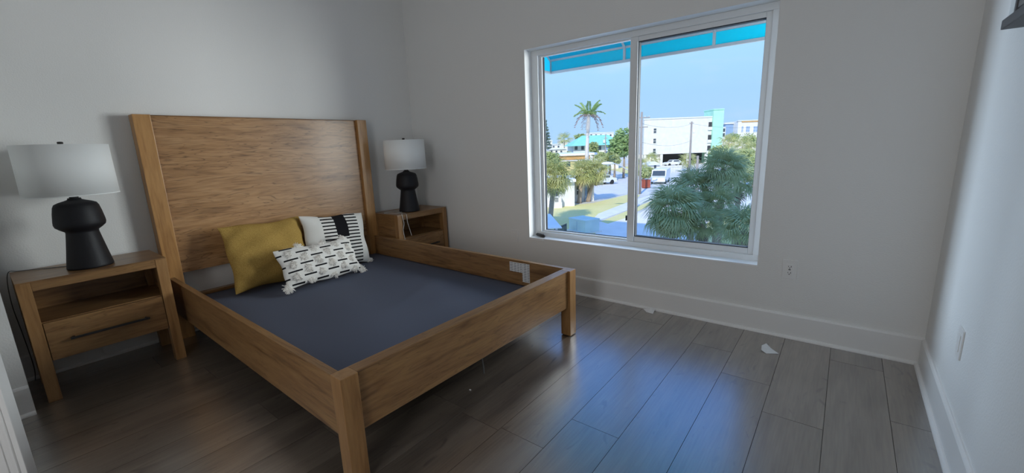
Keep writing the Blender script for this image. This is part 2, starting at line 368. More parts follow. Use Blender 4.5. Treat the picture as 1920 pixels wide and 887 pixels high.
# ------------------------------------------------------------------ bed
BYAW = -.0149; BC = Vector((1.2, -1.5251, 0))
bed = thing('bed_frame', BC, BYAW, 'wooden bed frame with tall panel headboard and dark slat cover', 'bed')
def bb(name, a, b, m, bev=.004, par=None):
    return box(name, tuple(Vector(a)-BC), tuple(Vector(b)-BC), m, par or bed, bev)
H = 1.5715; ZT = .4617; Lf = 2.4102; YF = -.6851; YN = -2.3651; P = .0727
bb('headboard_post', (.03, YN-.0093, 0), (.1296, YN+.0859, H), M_wz); bb('headboard_post', (.03, YF-.0859, 0), (.1296, YF+.0093, H), M_wz)
bb('headboard_panel', (.05, YN+.0859, .474), (.098, YF-.0859, H-.006), M_panel, .003)
bb('headboard_cap', (.044, YN+.0859, H-.006), (.104, YF-.0859, H-.001), M_wy, .002)
bb('head_rail', (.06, YN+.0859, .19), (.11, YF-.0859, .302), M_wy)
for y0, y1 in ((YN, YN+P), (YF-P, YF)):
    fp = bb('foot_post', (Lf-P, y0, .006), (Lf, y1, ZT), M_leg, .003)
    bb('glide', (Lf-P+.008, y0+.008, 0), (Lf-.008, y1-.008, .006), M_blackwood, 0, fp)
for y0, y1 in ((YN+.003, YN+.032), (YF-.032, YF-.003)):
    bb('side_rail', (.1296, y0, .203), (Lf-P, y1, ZT-.012), M_wx, .003)
    bb('rail_cap', (.1296, y0-.002, ZT-.012), (Lf-P, y1+.002, ZT-.0005), M_wx, .003)
bb('footboard', (Lf-.066, YN+P, .207), (Lf-.018, YF-P, ZT-.010), M_wy, .003)
bb('footboard_cap', (Lf-.074, YN+P, ZT-.010), (Lf-.014, YF-P, ZT-.0003), M_wy, .003)
for yy in (YN+.034, YF-.06): bb('ledger', (.15, yy, .21), (Lf-P, yy+.026, .255), M_wx, .002)
for x in (1.0, 1.9):
    bb('center_leg', (x-.022, -1.55, 0), (x+.022, -1.506, .245), M_blackwood, .003)
bb('center_beam', (.12, -1.56, .222), (Lf-.07, -1.496, .252), M_blackwood, .003)
bb('corner_block', (2.29, YF-.060, .33), (2.335, YF-.033, .42), M_wz, .003)
# slat cover fabric, softly rumpled
nx_, ny_ = 60, 46; x0, x1, y0, y1 = .112, Lf-.067, YN+.034, YF-.034
vs = []
for i in range(nx_+1):
    for j in range(ny_+1):
        u, w_ = i/nx_, j/ny_; ed = min(1, 6*min(u, 1-u, w_, 1-w_))
        z = .280 + ed*(.006*math.sin(9*u+3*w_)+.005*math.sin(17*w_+5*u*u)+.003*math.exp(-((u-.62+.25*(w_-.6))/.02)**2)*math.exp(-((w_-.68)/.2)**2)*2)
        vs.append((x0+(x1-x0)*u-BC.x, y0+(y1-y0)*w_-BC.y, z))
fs = [(i*(ny_+1)+j, (i+1)*(ny_+1)+j, (i+1)*(ny_+1)+j+1, i*(ny_+1)+j+1) for i in range(nx_) for j in range(ny_)]
dk = mesh('slat_cover', vs, fs, M_deck, bed, True); dk['label'] = 'dark slate blue fabric over the slats'
so = dk.modifiers.new('thick', 'SOLIDIFY'); so.thickness = .02; so.offset = -1
# law stickers on the inner face of the far rail
M_stk = mat('sticker_paper', (.74, .75, .75), .6); m = M_stk
X, Y, Z = xyz(m)
fz = cmp(m, 'FRACT', cmp(m, 'MULTIPLY', Z, 1/.0125), None)
lines = cmp(m, 'MULTIPLY', cmp(m, 'LESS_THAN', fz, .38), cmp(m, 'GREATER_THAN', noise(m, coords(m, (70, 1, 0)), 1.0, 0), .42))
setcol(m, mix(m, cmp(m, 'MULTIPLY', lines, cmp(m, 'LESS_THAN', cmp(m, 'ABSOLUTE', X, None), .055)), (.74, .75, .75), (.16, .16, .18)))
def sticker(x0, x1, z0, z1):
    cx, cz = (x0+x1)/2, (z0+z1)/2
    o = box('sticker', (x0-cx, 0, z0-cz), (x1-cx, .0012, z1-cz), M_stk, bed); o.location = (cx-BC.x, YF-.0335-BC.y, cz); return o
sticker(1.868, 1.985, .372, .444); sticker(1.985, 2.050, .306, .446)
tubeo('loose_strap', [(2.235-BC.x, -1.45-BC.y, .215), (2.245-BC.x, -1.455-BC.y, .12), (2.25-BC.x, -1.45-BC.y, .05), (2.262-BC.x, -1.46-BC.y, .01)], .004, M_cord_dark, bed)

# ------------------------------------------------------------------ nightstands
def nightstand(label):
    # local origin at centre of footprint; x front = +.2, y across
    t = thing('nightstand', (0, 0, 0), 0, label, 'nightstand', 'matching wooden nightstands')
    D0, D1, WN, HN, lg = -.1994, .1994, .3123, .6788, .054
    box('top', (D0, -WN, .672), (D1, WN, HN), M_wy, t, .002)
    for sx in (D0, D1-lg):
        for sy in (-WN, WN-lg): box('leg', (sx, sy, 0), (sx+lg, sy+lg, .672), M_leg, t, .003)
    box('apron', (D1-.045, -WN+lg, .625), (D1-.003, WN-lg, .672), M_wy, t, .002)
    for s in (-1, 1): box('side_panel', (D0+lg, s*(WN-.008)-.012 if s > 0 else -WN+.008, .225), (D1-lg, s*(WN-.008) if s > 0 else -WN+.020, .672), M_wx, t, .002)
    box('back_panel', (D0+.01, -WN+lg, .225), (D0+.022, WN-lg, .672), M_wy, t, 0)
    box('shelf', (D0+.022, -WN+.021, .428), (D1-.03, WN-.021, .443), M_wy, t, .001)
    box('bottom_panel', (D0+.022, -WN+.021, .222), (D1-.03, WN-.021, .234), M_wy, t, .001)
    d = box('drawer', (D1-.028, -WN+lg+.003, .225), (D1-.006, WN-lg-.003, .438), M_wy, t, .002)
    h = boxes('handle', [((D1+.016, -.172, .324), (D1+.026, .172, .336)), ((D1-.006, -.165, .325), (D1+.02, -.152, .335)), ((D1-.006, .152, .325), (D1+.02, .165, .335))], M_blackwood, d, .002)
    return t
n1 = nightstand('wooden nightstand at the left edge with its whole drawer in view'); n1.location = (.2798, -2.7265, 0)
n2 = copy_tree(n1); n2.location = (.2832, -.344, 0); n2['label'] = 'wooden nightstand in the far corner, partly behind the bed'

# ------------------------------------------------------------------ lamps
def lamp(label):
    t = thing('table_lamp', (0, 0, 0), 0, label, 'lamp', 'matching black table lamps')
    b = lathe('base', [(.0, 0), (.098, 0), (.102, .004), (.101, .012), (.088, .09), (.076, .165), (.070, .205), (.071, .214), (.090, .228), (.106, .243), (.110, .258), (.109, .275), (.103, .320), (.096, .355), (.088, .371), (.070, .380), (.045, .388), (.030, .394), (.028, .402), (.0, .403)], M_ceramic, t, 48, cap=False)
    lathe('neck', [(.020, .395), (.020, .410), (.010, .414), (.010, .45)], M_blackwood, t, 20)
    r0, r1, z0, z1 = .199, .196, .420, .697
    sh = lathe('shade', [(r0-.003, z0), (r0, z0), (r1, z1), (r1-.003, z1), (r0-.003, z0)], M_shade, t, 64, cap=False)
    lathe('rim', [(r0-.002, z0-.0006), (r0+.0008, z0-.0006), (r0+.0008, z0+.004), (r0-.002, z0+.004)], M_shade, sh, 64, cap=False)
    bm = bmesh.new(); tube(bm, [(0, 0, .44)]+[(.055*math.sin(math.pi*k/10), 0, .44+.25*k/10) for k in range(1, 11)], .0025, 6); tube(bm, [(0, 0, .44)]+[(-.055*math.sin(math.pi*k/10), 0, .44+.25*k/10) for k in range(1, 11)], .0025, 6)
    for k in range(3):
        a = 2*math.pi*k/3; tube(bm, [(0, 0, .690), (r1*math.cos(a)*.99, r1*math.sin(a)*.99, .690)], .002, 6)
    fin('harp', bm, M_blackwood, t, True)
    lathe('bulb', [(.013, .455), (.014, .48), (.028, .52), (.030, .54), (.022, .565), (.0, .575)], mat('bulb_glass', (.8, .8, .78), .3), t, 20, cap=False)
    lathe('finial', [(.004, .690), (.004, .700), (.012, .703), (.013, .711), (.011, .715), (.0, .716)], M_blackwood, t, 16, cap=False)
    return t
NT = .6789
l1 = lamp('black pedestal lamp with white drum shade on the left nightstand'); l1.location = (.325, -2.731, NT)
l2 = copy_tree(l1); l2.location = (.345, -.40-.0, NT); l2['label'] = 'black pedestal lamp with white drum shade in the far corner'
def cord(par, pts, r, m, label):
    P_ = [Vector(p)-par.location for p in pts]; out = []
    for k in range(len(P_)-1):
        a, b, c, d = P_[max(k-1, 0)], P_[k], P_[k+1], P_[min(k+2, len(P_)-1)]
        for q in range(6):
            t = q/6; out.append(.5*((2*b)+(c-a)*t+(2*a-5*b+4*c-d)*t*t+(3*b-a-3*c+d)*t**3))
    o = tubeo('cord', out+[P_[-1]], r, m, par, 6); o['label'] = label; return o
cord(l1, [(.235, -2.78, NT+.003), (.16, -2.90, NT+.003), (.10, -3.00, NT+.003), (.07, -3.046, NT-.01), (.06, -3.062, .50), (.05, -3.055, .3), (.08, -3.05, .1), (.06, -3.06, .004)], .0022, M_cord_dark, 'thin dark cord')
cord(l2, [(.345, -.48, NT+.003), (.37, -.58, NT+.003), (.43, -.560, NT+.003), (.478, -.600, NT+.003), (.489, -.604, NT-.03), (.489, -.592, NT-.09), (.489, -.610, NT-.15), (.489, -.597, .43), (.489, -.60, .30), (.489, -.59, .10)], .0028, M_cord, 'clear cord hanging over the front')
cord(l2, [(.28, -.46, NT+.003), (.22, -.53, NT+.004), (.24, -.63, NT+.003), (.30, -.600, NT+.003), (.38, -.58, NT+.003), (.452, -.550, NT+.003), (.488, -.555, NT-.01), (.489, -.55, NT-.08), (.489, -.53, NT-.16), (.489, -.515, .46)], .0028, M_cord, 'second clear cord')

# ------------------------------------------------------------------ cushions
def cushion(name, W_, H_, T_, m, b, yaw, tilt, roll, label, seed, pinch=.07, wr=.006, nw=44, nh=40):
    rnd = random.Random(seed); ph = [rnd.uniform(0, 6) for _ in range(8)]
    def co(u, w_, s):
        x = W_/2*u*(1-pinch*(1-w_*w_)*abs(u)**1.5); y = H_/2*w_*(1-pinch*(1-u*u)*abs(w_)**1.5)
        base = max(0, (1-u**4)*(1-w_**4)); t_ = T_/2*base**.62*(.72+.28*(1-u*u)*(1-w_*w_))
        e = (1-base)
        t_ += wr*base**.5*(math.sin(7*u+4*w_+ph[0])*.5+math.sin(-6*u+11*w_+ph[1])*.4+math.sin(15*u*w_+ph[2])*.4)*(1 if s > 0 else .5)
        y += .006*math.sin(5*u+ph[3])*e; x += .005*math.sin(6*w_+ph[4])*e
        return (x, y, s*max(t_, .0015 if base > 0 else .0))
    vs = []; fs = []
    for s in (1, -1):
        o0 = len(vs)
        for i in range(nw+1):
            for j in range(nh+1):
                u = math.sin(math.pi/2*(2*i/nw-1)); w_ = math.sin(math.pi/2*(2*j/nh-1)); vs.append(co(u, w_, s))
        for i in range(nw):
            for j in range(nh):
                q = (o0+i*(nh+1)+j, o0+(i+1)*(nh+1)+j, o0+(i+1)*(nh+1)+j+1, o0+i*(nh+1)+j+1); fs.append(q if s > 0 else q[::-1])
    rt = Vector((math.sin(yaw), math.cos(yaw), 0)); n0 = Vector((math.cos(yaw), -math.sin(yaw), 0))
    up = Vector((0, 0, 1))*math.cos(tilt) - n0*math.sin(tilt)
    r2 = rt*math.cos(roll)+up*math.sin(roll); u2 = -rt*math.sin(roll)+up*math.cos(roll); nn = r2.cross(u2)
    c = Vector(b) + u2*(H_/2)
    e = thing(name, (0, 0, 0), 0, label, 'cushion')
    e.matrix_world = Matrix(((r2.x, u2.x, nn.x, c.x), (r2.y, u2.y, nn.y, c.y), (r2.z, u2.z, nn.z, c.z), (0, 0, 0, 1)))
    o = mesh('cover', vs, fs, m, e, True)
    bmx = bmesh.new(); bmx.from_mesh(o.data); bmesh.ops.remove_doubles(bmx, verts=bmx.verts, dist=.0006); bmx.to_mesh(o.data); bmx.free()
    return e, co
c1, f1 = cushion('gold_cushion', .60, .50, .17, M_gold, (.385, -1.748, .302), -.06, .32, -.028, 'plain mustard gold cushion leaning on the headboard', 3, .05, .014)
c2, f2 = cushion('striped_cushion', .575, .465, .15, M_stripe, (.385, -1.212, .304), -.02, .25, -.075, 'white cushion with black bars and centre block leaning on the headboard', 5, .06, .004)
c3, f3 = cushion('tufted_cushion', .66, .31, .13, M_dash, (.635, -1.478, .303), -.116, .477, -.038, 'low white cushion with black dashes and woolly tufts in front', 8, .05, .003)
def tuft_mesh(seed, k=60, L=.036):
    r = random.Random(seed); vs = []; fs = []
    for i in range(k):
        a = r.uniform(0, 6.283); ln = L*r.uniform(.55, 1.1); w_ = .0022; ox, oy = r.gauss(0, .005), r.gauss(0, .004)
        d = Vector((math.cos(a), math.sin(a), 0)); s = Vector((-d.y, d.x, 0))*w_
        pts = [Vector((ox, oy, 0)), Vector((ox, oy, .010*r.uniform(.7, 1.4)))+d*ln*.4, Vector((ox, oy, .007*r.uniform(.2, 1.2)))+d*ln*.8, Vector((ox, oy, .001))+d*ln]
        b0 = len(vs)
        for p in pts: vs += [p+s, p-s, p+Vector((0, 0, .003))]
        for q in range(3):
            for x, y in ((0, 1), (1, 2), (2, 0)): fs.append((b0+q*3+x, b0+q*3+y, b0+q*3+3+y, b0+q*3+3+x))
    m = bpy.data.meshes.new('tuft'); m.from_pydata([tuple(v) for v in vs], [], fs); m.materials.append(M_tuft); return m
TM = [tuft_mesh(k) for k in range(4)]
ii = 0
for row in range(-3, 4):
    for k in range(-4, 5):
        x = (.75 + k - row*.5)*.195; y = row*.0465+.006
        if abs(x) > .325 or abs(y) > .157: continue
        u = max(-.99, min(.99, x/.33)); w_ = max(-.97, min(.97, y/.155)); p = f3(u, w_, 1)
        inst(TM[ii % 4], 'tuft', c3, Matrix.Translation((p[0], p[1], p[2]-.002)) @ Matrix.Rotation(ii*1.7, 4, 'Z')); ii += 1
for sx, sy in ((-1, -1), (1, -1)):
    inst(TM[0], 'corner_tassel', c3, Matrix.Translation((sx*.325, sy*.150, .002)) @ Matrix.Scale(1.15, 4))
inst(TM[1], 'corner_tassel', c2, Matrix.Translation((.284, -.228, .002)) @ Matrix.Scale(.9, 4))

# ------------------------------------------------------------------ paper scraps on the floor
def scrap(name, loc, rz, pts, label):
    vs = [Vector(p) for p in pts]; n = len(vs); vs2 = [v + Vector((0, 0, .0006)) for v in vs]
    c0 = sum(vs, Vector())/n + Vector((0, 0, .004)); k = 2*n
    fs = [(i, (i+1) % n, k) for i in range(n)] + [((i+1) % n+n, i+n, k+1) for i in range(n)] + [(i, i+n, (i+1) % n+n, (i+1) % n) for i in range(n)]
    o = mesh(name, vs2[:0]+[v+Vector((0, 0, .0006)) for v in vs]+vs+[c0+Vector((0, 0, .0006)), c0], fs, M_paper)
    o.location = loc; o.rotation_euler = (0, 0, rz); return tag(o, label, 'paper scrap')
scrap('paper_scrap', (3.515, -.285, .0005), .62, [(-.028, -.030, 0), (.040, -.038, .002), (.022, .010, .012), (.012, .050, .026), (-.020, .040, .018), (-.040, .005, .006)], 'crumpled white paper scrap on the floor at the right')
scrap('paper_scrap', (2.70, -.062, .0005), .2, [(-.05, .022, .004), (-.02, -.020, 0), (.030, -.038, 0), (.040, .026, .020), (0, .028, .022)], 'small white paper scrap against the baseboard under the window')
cr_ = box('floor_crumb', (-.005, -.003, 0), (.005, .003, .003), M_paper, None, .001); cr_.location = (2.30, -1.63, .0002); tag(cr_, 'tiny white crumb on the floor by the footboard', 'crumb')

# ------------------------------------------------------------------ outdoors: helpers for placing by distance
GZ = -4.5
FH = Vector((-.62167, .78328, 0)); RH = Vector((.78328, .62167, 0)); VYAW = .6709
def ray(px, py): return FWD*FPX + RGT*(px-960) - UPV*(py-443.5)
def at(px, py, v):
    d = ray(px, py); return CAM + d*(v/d.dot(FH))
def gnd(px, py, z=GZ):
    d = ray(px, py); return CAM + d*((z-CAM.z)/d.z)
def gv(px, py): return (gnd(px, py)-CAM).dot(FH)
def zz(px, py, v): return at(px, py, v).z
def uu(px, v, py=300): return (at(px, py, v)-CAM).dot(RH)
def base(u, v, z=GZ): q = CAM + RH*u + FH*v; return (q.x, q.y, z)
class Site:
    """a thing standing v metres out; parts given by picture columns and real depth"""
    def __init__(s, name, px, v, label, cat, group=None):
        s.u0 = uu(px, v); s.v0 = v; s.t = thing(name, base(s.u0, v), VYAW, label, cat, group)
    def box(s, name, px0, px1, py0, py1, vf, dep, m, par=None, bev=0, toground=False):
        pm = (px0+px1)/2; v = s.v0+vf
        z1 = zz(pm, py0, v)-GZ; z0 = 0 if toground else zz(pm, py1, v)-GZ
        return box(name, (uu(px0, v)-s.u0, vf, z0), (uu(px1, v)-s.u0, vf+dep, z1), m, par or s.t, bev)
def emat(name, col, rough=.85):
    m = mat(name, col, rough, .2); vv = coords(m)
    n_ = noise(m, vv, 1.2, 2); setcol(m, mix(m, .5, ramp(m, n_, [(.3, tuple(c*.86 for c in col)), (.7, tuple(min(1, c*1.1) for c in col))]), col)); return m
M_stucco = emat('white_stucco', (.78, .76, .72)); M_mint = emat('mint_stucco', (.46, .80, .62)); M_teal = emat('teal_roof', (.30, .70, .58))
M_orange = emat('orange_fascia', (.62, .36, .14)); M_yellow = emat('yellow_stucco', (.72, .60, .28)); M_cream = emat('cream_stucco', (.75, .70, .58))
M_bluegrey = emat('bluegrey_glazing', (.28, .40, .58), .4); M_dark = mat('window_dark', (.06, .08, .10), .2); M_shadow = mat('opening_shade', (.05, .05, .055), .8)  # M_shadow: shade inside garage, stair and porch openings put into the colour
M_pole = emat('weathered_pole', (.36, .32, .29)); M_conc = emat('concrete', (.82, .78, .72)); M_road = emat('road_asphalt', (.74, .70, .66)); M_drive = emat('driveway', (.92, .82, .74))
M_lawn = mat('lawn_grass', (.3, .34, .1), .95, .1); vv = coords(M_lawn)
setcol(M_lawn, mix(M_lawn, .5, ramp(M_lawn, noise(M_lawn, vv, .35, 2), [(.35, (.84, .70, .34)), (.6, (.72, .66, .26))]), ramp(M_lawn, noise(M_lawn, vv, 7, 2), [(.3, (.68, .60, .22)), (.7, (.90, .78, .40))])))
M_tank = emat('pale_green_box', (.66, .78, .74), .5); M_car = mat('car_white', (.80, .80, .80), .25); M_tyre = mat('tyre', (.02, .02, .02), .8); M_red = emat('red_brown_bin', (.40, .10, .06))
M_bluecar = mat('car_blue', (.16, .22, .36), .3); M_roofwhite = emat('white_metal_roof', (.88, .88, .88), .5)
def leaf(name, c0, c1, tr=.35):
    m = mat(name, c0, .6, .3); n_, l_, b_ = nodes(m); oi = n_.new('ShaderNodeObjectInfo')
    setcol(m, mix(m, .35, ramp(m, oi.outputs['Random'], [(0, c0), (1, c1)]), ramp(m, noise(m, coords(m), 3, 1), [(.3, c0), (.7, c1)])))
    tl = n_.new('ShaderNodeBsdfTranslucent'); ms = n_.new('ShaderNodeMixShader'); ms.inputs[0].default_value = tr
    l_.new(b_.inputs['Base Color'].links[0].from_socket, tl.inputs[0]); l_.new(b_.outputs[0], ms.inputs[1]); l_.new(tl.outputs[0], ms.inputs[2]); l_.new(ms.outputs[0], n_['Material Output'].inputs[0])
    return m
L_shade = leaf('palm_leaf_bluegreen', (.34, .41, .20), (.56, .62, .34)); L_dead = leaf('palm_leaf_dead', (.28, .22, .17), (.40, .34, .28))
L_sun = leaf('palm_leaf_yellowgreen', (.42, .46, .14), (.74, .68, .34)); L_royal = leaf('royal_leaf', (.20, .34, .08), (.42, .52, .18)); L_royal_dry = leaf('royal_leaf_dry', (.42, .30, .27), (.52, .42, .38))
L_tree = leaf('tree_leaf', (.28, .42, .14), (.50, .60, .28)); L_bush = leaf('bush_leaf', (.36, .44, .14), (.58, .60, .30)); L_pine = leaf('pine_leaf', (.20, .28, .22), (.30, .38, .32))
M_trunk = emat('palm_trunk', (.42, .33, .25)); M_rtrunk = emat('royal_trunk', (.68, .62, .55))

# ------------------------------------------------------------------ ground
def gpoly(name, pts, z, m, label, cat):
    P_ = [gnd(*p) for p in pts]; k = len(P_); c0 = sum(P_, Vector())/k; c0.z = GZ
    vs = [(p.x-c0.x, p.y-c0.y, 0) for p in P_] + [(p.x-c0.x, p.y-c0.y, z) for p in P_]
    fs = [tuple(range(k, 2*k))] + [(i, (i+1) % k, k+(i+1) % k, k+i) for i in range(k)]
    bm = bmesh.new(); vv_ = [bm.verts.new(v) for v in vs]
    for f in fs: bm.faces.new([vv_[i] for i in f])
    o = fin(name, bm, m); o.location = c0; return tag(o, label, cat, kind='structure')
o = box('ground', (-500, .3, -1), (400, 700, 0), emat('pale_ground', (.66, .62, .54))); o.location = (0, 0, GZ); tag(o, 'pale paved ground stretching to the horizon', 'ground', kind='structure')
gpoly('lawn', [(1000, 470), (1000, 392), (1112, 381), (1182, 364), (1200, 366), (1182, 385), (1120, 409), (1113, 470)], .02, M_lawn, 'dry yellow green lawn beyond the window', 'lawn')
gpoly('sidewalk', [(1112, 412), (1122, 402), (1180, 379), (1222, 366), (1235, 370), (1184, 392), (1125, 414)], .06, M_conc, 'pale concrete footpath across the lawn', 'path')
gpoly('grass_verge', [(1126, 416), (1184, 393), (1236, 371), (1240, 376), (1196, 396), (1178, 408), (1140, 420)], .03, M_lawn, 'narrow green verge below the footpath', 'lawn')
gpoly('driveway', [(1113, 480), (1118, 418), (1178, 409), (1245, 377), (1330, 380), (1330, 500)], .025, M_drive, 'grey driveway in the shade of the building', 'driveway')
gpoly('road', [(1090, 362), (1110, 330), (1180, 316), (1420, 316), (1440, 350), (1440, 376), (1240, 372), (1180, 361), (1115, 377)], .015, M_road, 'sunlit grey road between the lawn and the buildings', 'road')
gpoly('far_verge', [(1145, 318), (1200, 308), (1240, 312), (1240, 322), (1180, 328)], .03, M_lawn, 'strip of grass on the far side of the road', 'lawn')
gpoly('palm_bed', [(1325, 520), (1325, 420), (1350, 396), (1420, 384), (1460, 400), (1460, 540)], .03, M_lawn, 'grassy bed under the big dark palms', 'lawn')
gpoly('right_path', [(1345, 398), (1400, 370), (1440, 368), (1440, 384), (1360, 402)], .05, M_conc, 'white footpath behind the dark palms', 'path')
# own building: what stands around and below this room
tag(boxes('wall_exterior', [((-14, -12, GZ), (16, .2, -.11)), ((-14, -12, -.11), (-.17, .2, 14.2)), ((RW+.17, -12, -.11), (16, .2, 14.2)), ((-.17, -12, 3.12), (RW+.17, .2, 14.2)), ((-.17, -12, -.11), (RW+.17, YB-.17, 3.12))], M_stucco), 'outer walls of this building around the bedroom', 'wall', kind='structure')

# ------------------------------------------------------------------ awning over the window
aw = thing('awning', (1.164, .2, 2.035), 0, 'bright teal canvas awning on a grey metal frame above the window', 'awning')
AX = [0, .84, 1.633, 2.43, 3.2]
AZ = .125; AD = .8; AT = .62
for a, b in zip(AX, AX[1:]):
    box('valance', (a+.004, AD-.004, .008), (b-.004, AD+.002, AZ-.004), M_awning, aw)
    vs = [(a, AD, AZ), (b, AD, AZ), (b, 0, AT), (a, 0, AT)]; vs = vs + [(x, y, z+.004) for x, y, z in vs]
    mesh('canvas_panel', vs, [(0, 1, 2, 3), (7, 6, 5, 4), (0, 4, 5, 1), (1, 5, 6, 2), (2, 6, 7, 3), (3, 7, 4, 0)], M_awning, aw)
for x in (0, AX[-1]):
    vs = [(x-.002, AD, 0), (x-.002, AD, AZ), (x-.002, 0, AT), (x-.002, 0, 0)]; vs = vs + [(a+.004, b, c) for a, b, c in vs]
    mesh('side_panel', vs, [(0, 1, 2, 3), (7, 6, 5, 4), (0, 4, 5, 1), (1, 5, 6, 2), (2, 6, 7, 3), (3, 7, 4, 0)], M_awning, aw)
    box('side_bar', (x-.01, 0, -.011), (x+.01, AD, .011), M_awnframe, aw)
box('front_bar', (-.012, AD-.014, -.012), (AX[-1]+.012, AD+.012, .012), M_awnframe, aw); box('upper_bar', (-.012, AD-.022, AZ-.012), (AX[-1]+.012, AD-.001, AZ+.006), M_awnframe, aw)
for x in AX:
    box('upright', (x-.011, AD-.024, .012), (x+.011, AD-.006, AZ-.012), M_awnframe, aw)
    bm = bmesh.new(); tube(bm, [(x, AD-.012, AZ-.008), (x, .0, AT-.014)], .012, 4); fin('rafter', bm, M_awnframe, aw)

# ------------------------------------------------------------------ palms and trees
def fan_mesh(seed, seg=26, petiole=.42, mt=None, droop=.25):
    r = random.Random(seed); vs = []; fs = []
    w_ = .012; vs += [(0, -w_, 0), (0, w_, 0), (petiole, w_*.6, .02), (petiole, -w_*.6, .02)]; fs.append((0, 1, 2, 3))
    c = Vector((petiole, 0, .02))
    for k in range(seg):
        a = math.radians(-125 + 250*(k+.5)/seg + r.uniform(-3, 3)); L = (.62 - .18*abs(a)/2.2)*r.uniform(.85, 1.08)
        d = Vector((math.cos(a), math.sin(a), 0)); s = Vector((-d.y, d.x, 0)); dr = droop*r.uniform(.6, 1.5)
        p1 = c+d*L*.12; p2 = c+d*L*.6+Vector((0, 0, .05-.10*dr)); p3 = c+d*L*.92+Vector((0, 0, -.45*dr-.06*r.random())); wd = .034
        b0 = len(vs); vs += [p1+s*.006, p1-s*.006, p2+s*wd*.5+Vector((0, 0, .012)), p2-s*wd*.5, p3]
        fs += [(b0, b0+1, b0+3, b0+2), (b0+2, b0+3, b0+4)]
    m = bpy.data.meshes.new('frond'); m.from_pydata([tuple(v) for v in vs], [], fs)
    m.materials.append(mt); return m
FAN_SH = [fan_mesh(k, mt=L_shade, droop=.2+.12*k) for k in range(3)]; FAN_SU = [fan_mesh(10+k, 20, mt=L_sun, droop=.25+.15*k) for k in range(3)]; FAN_DE = [fan_mesh(20+k, 18, mt=L_dead, droop=.8) for k in range(2)]
def trunk(t, top, r0, r1, m, bend=0.0, n=9):
    pts = []; rad = []
    for k in range(n+1):
        f = k/n; pts.append((top[0]*f**1.15 + bend*math.sin(math.pi*f), top[1]*f, top[2]*f)); rad.append(r0+(r1-r0)*f)
    rad[0] *= 1.25
    return tubeo('trunk', pts, rad, m, t, 9)
def fan_palm(base_p, crown, R_, nf, fans, label, group, seed, low=-.75, dead=0, tr=.15, name='fan_palm'):
    r = random.Random(seed); t = thing(name, base_p, 0, label, 'palm', group)
    c = Vector(crown)-Vector(base_p); trunk(t, c, tr, tr*.8, M_trunk)
    for k in range(nf):
        f = (k+.5)/nf; el = math.radians(78) + (low-math.radians(78))*f**.85 + r.uniform(-.12, .12); az = k*2.39996 + r.uniform(-.25, .25); sc = R_*r.uniform(.82, 1.08)
        mw = Matrix.Translation(c) @ Matrix.Rotation(az, 4, 'Z') @ Matrix.Rotation(-el, 4, 'Y') @ Matrix.Rotation(r.uniform(-.5, .5), 4, 'X') @ Matrix.Scale(sc, 4)
        inst(fans[k % 3], 'frond', t, mw)
    for k in range(dead):
        az = k*2.4; el = -math.radians(r.uniform(60, 80))
        inst(FAN_DE[k % 2], 'dead_frond', t, Matrix.Translation(c-Vector((0, 0, .25))) @ Matrix.Rotation(az, 4, 'Z') @ Matrix.Rotation(-el, 4, 'Y') @ Matrix.Scale(R_*r.uniform(.6, .85), 4))
    return t
def palm_at(px, py, v, R_, nf, label, seed, fans=FAN_SH, group='dark palms close to the window', low=-.75, dead=4, basepx=None, tr=.15, name='fan_palm'):
    cpos = at(px, py, v)
    bp = Vector((cpos.x, cpos.y, GZ)) if basepx is None else gnd(*basepx)
    return fan_palm(bp, cpos, R_, nf, fans, label, group, seed, low, dead, tr, name)
palm_at(1262, 396, 18, 1.56, 60, 'broad dark fan palm nearest the centre mullion', 1, low=-1.1, dead=6)
palm_at(1300, 356, 20.4, 1.4, 44, 'dark fan palm in the middle of the near clump', 2, low=-.9)
palm_at(1356, 318, 20, 1.32, 44, 'tallest dark fan palm of the near clump', 3, low=-.9, dead=5)
palm_at(1386, 342, 21.6, 1.24, 36, 'dark fan palm at the right side of the tallest one', 4, low=-.8)
palm_at(1345, 384, 19.2, 1.2, 34, 'low dark fan palm under the tallest one', 5, low=-1.0, dead=5)
palm_at(1396, 428, 16, 1.28, 40, 'low bushy palm in the lower right corner of the window', 6, low=-.6, dead=3)
palm_at(1318, 420, 17.6, 1.0, 30, 'half-dead palm stump low in the middle of the clump', 7, low=-.9, dead=9)
SG = 'sunlit cabbage palms by the white house'
palm_at(1040, 330, gv(1031, 421), 1.75, 56, 'sunlit cabbage palm at the left edge of the window', 11, FAN_SU, SG, -1.15, 4, (1031, 421), .2, 'cabbage_palm')
palm_at(1092, 323, gv(1086, 381), 1.85, 46, 'sunlit cabbage palm with the left leaning trunk', 12, FAN_SU, SG, -1.1, 3, (1086, 381), .22, 'cabbage_palm')
palm_at(1116, 320, gv(1103, 378), 1.85, 46, 'sunlit cabbage palm with the right leaning trunk', 13, FAN_SU, SG, -1.1, 3, (1103, 378), .22, 'cabbage_palm')
BG = 'small palms in the background'
for px, py, v, R_, lb in ((1137, 300, 75, 1.6, 'small palm behind the street lamp'), (1058, 262, 110, 2.6, 'distant palm left of the tall royal palm'), (1222, 300, 85, 2.2, 'small palm at the left foot of the white apartment block'), (1290, 303, 80, 2.4, 'small palm in front of the apartment carport'), (1366, 268, 90, 2.8, 'background palm right of the mint tower'), (1392, 276, 85, 2.6, 'background palm with two bare stems'), (1410, 282, 70, 2.2, 'background palm by the right window frame'), (1203, 308, 72, 1.7, 'background palm behind the left utility pole')):
    palm_at(px, py, v, R_, 16, lb, px, FAN_SU, BG, -.7, 0, tr=.14, name='background_palm')
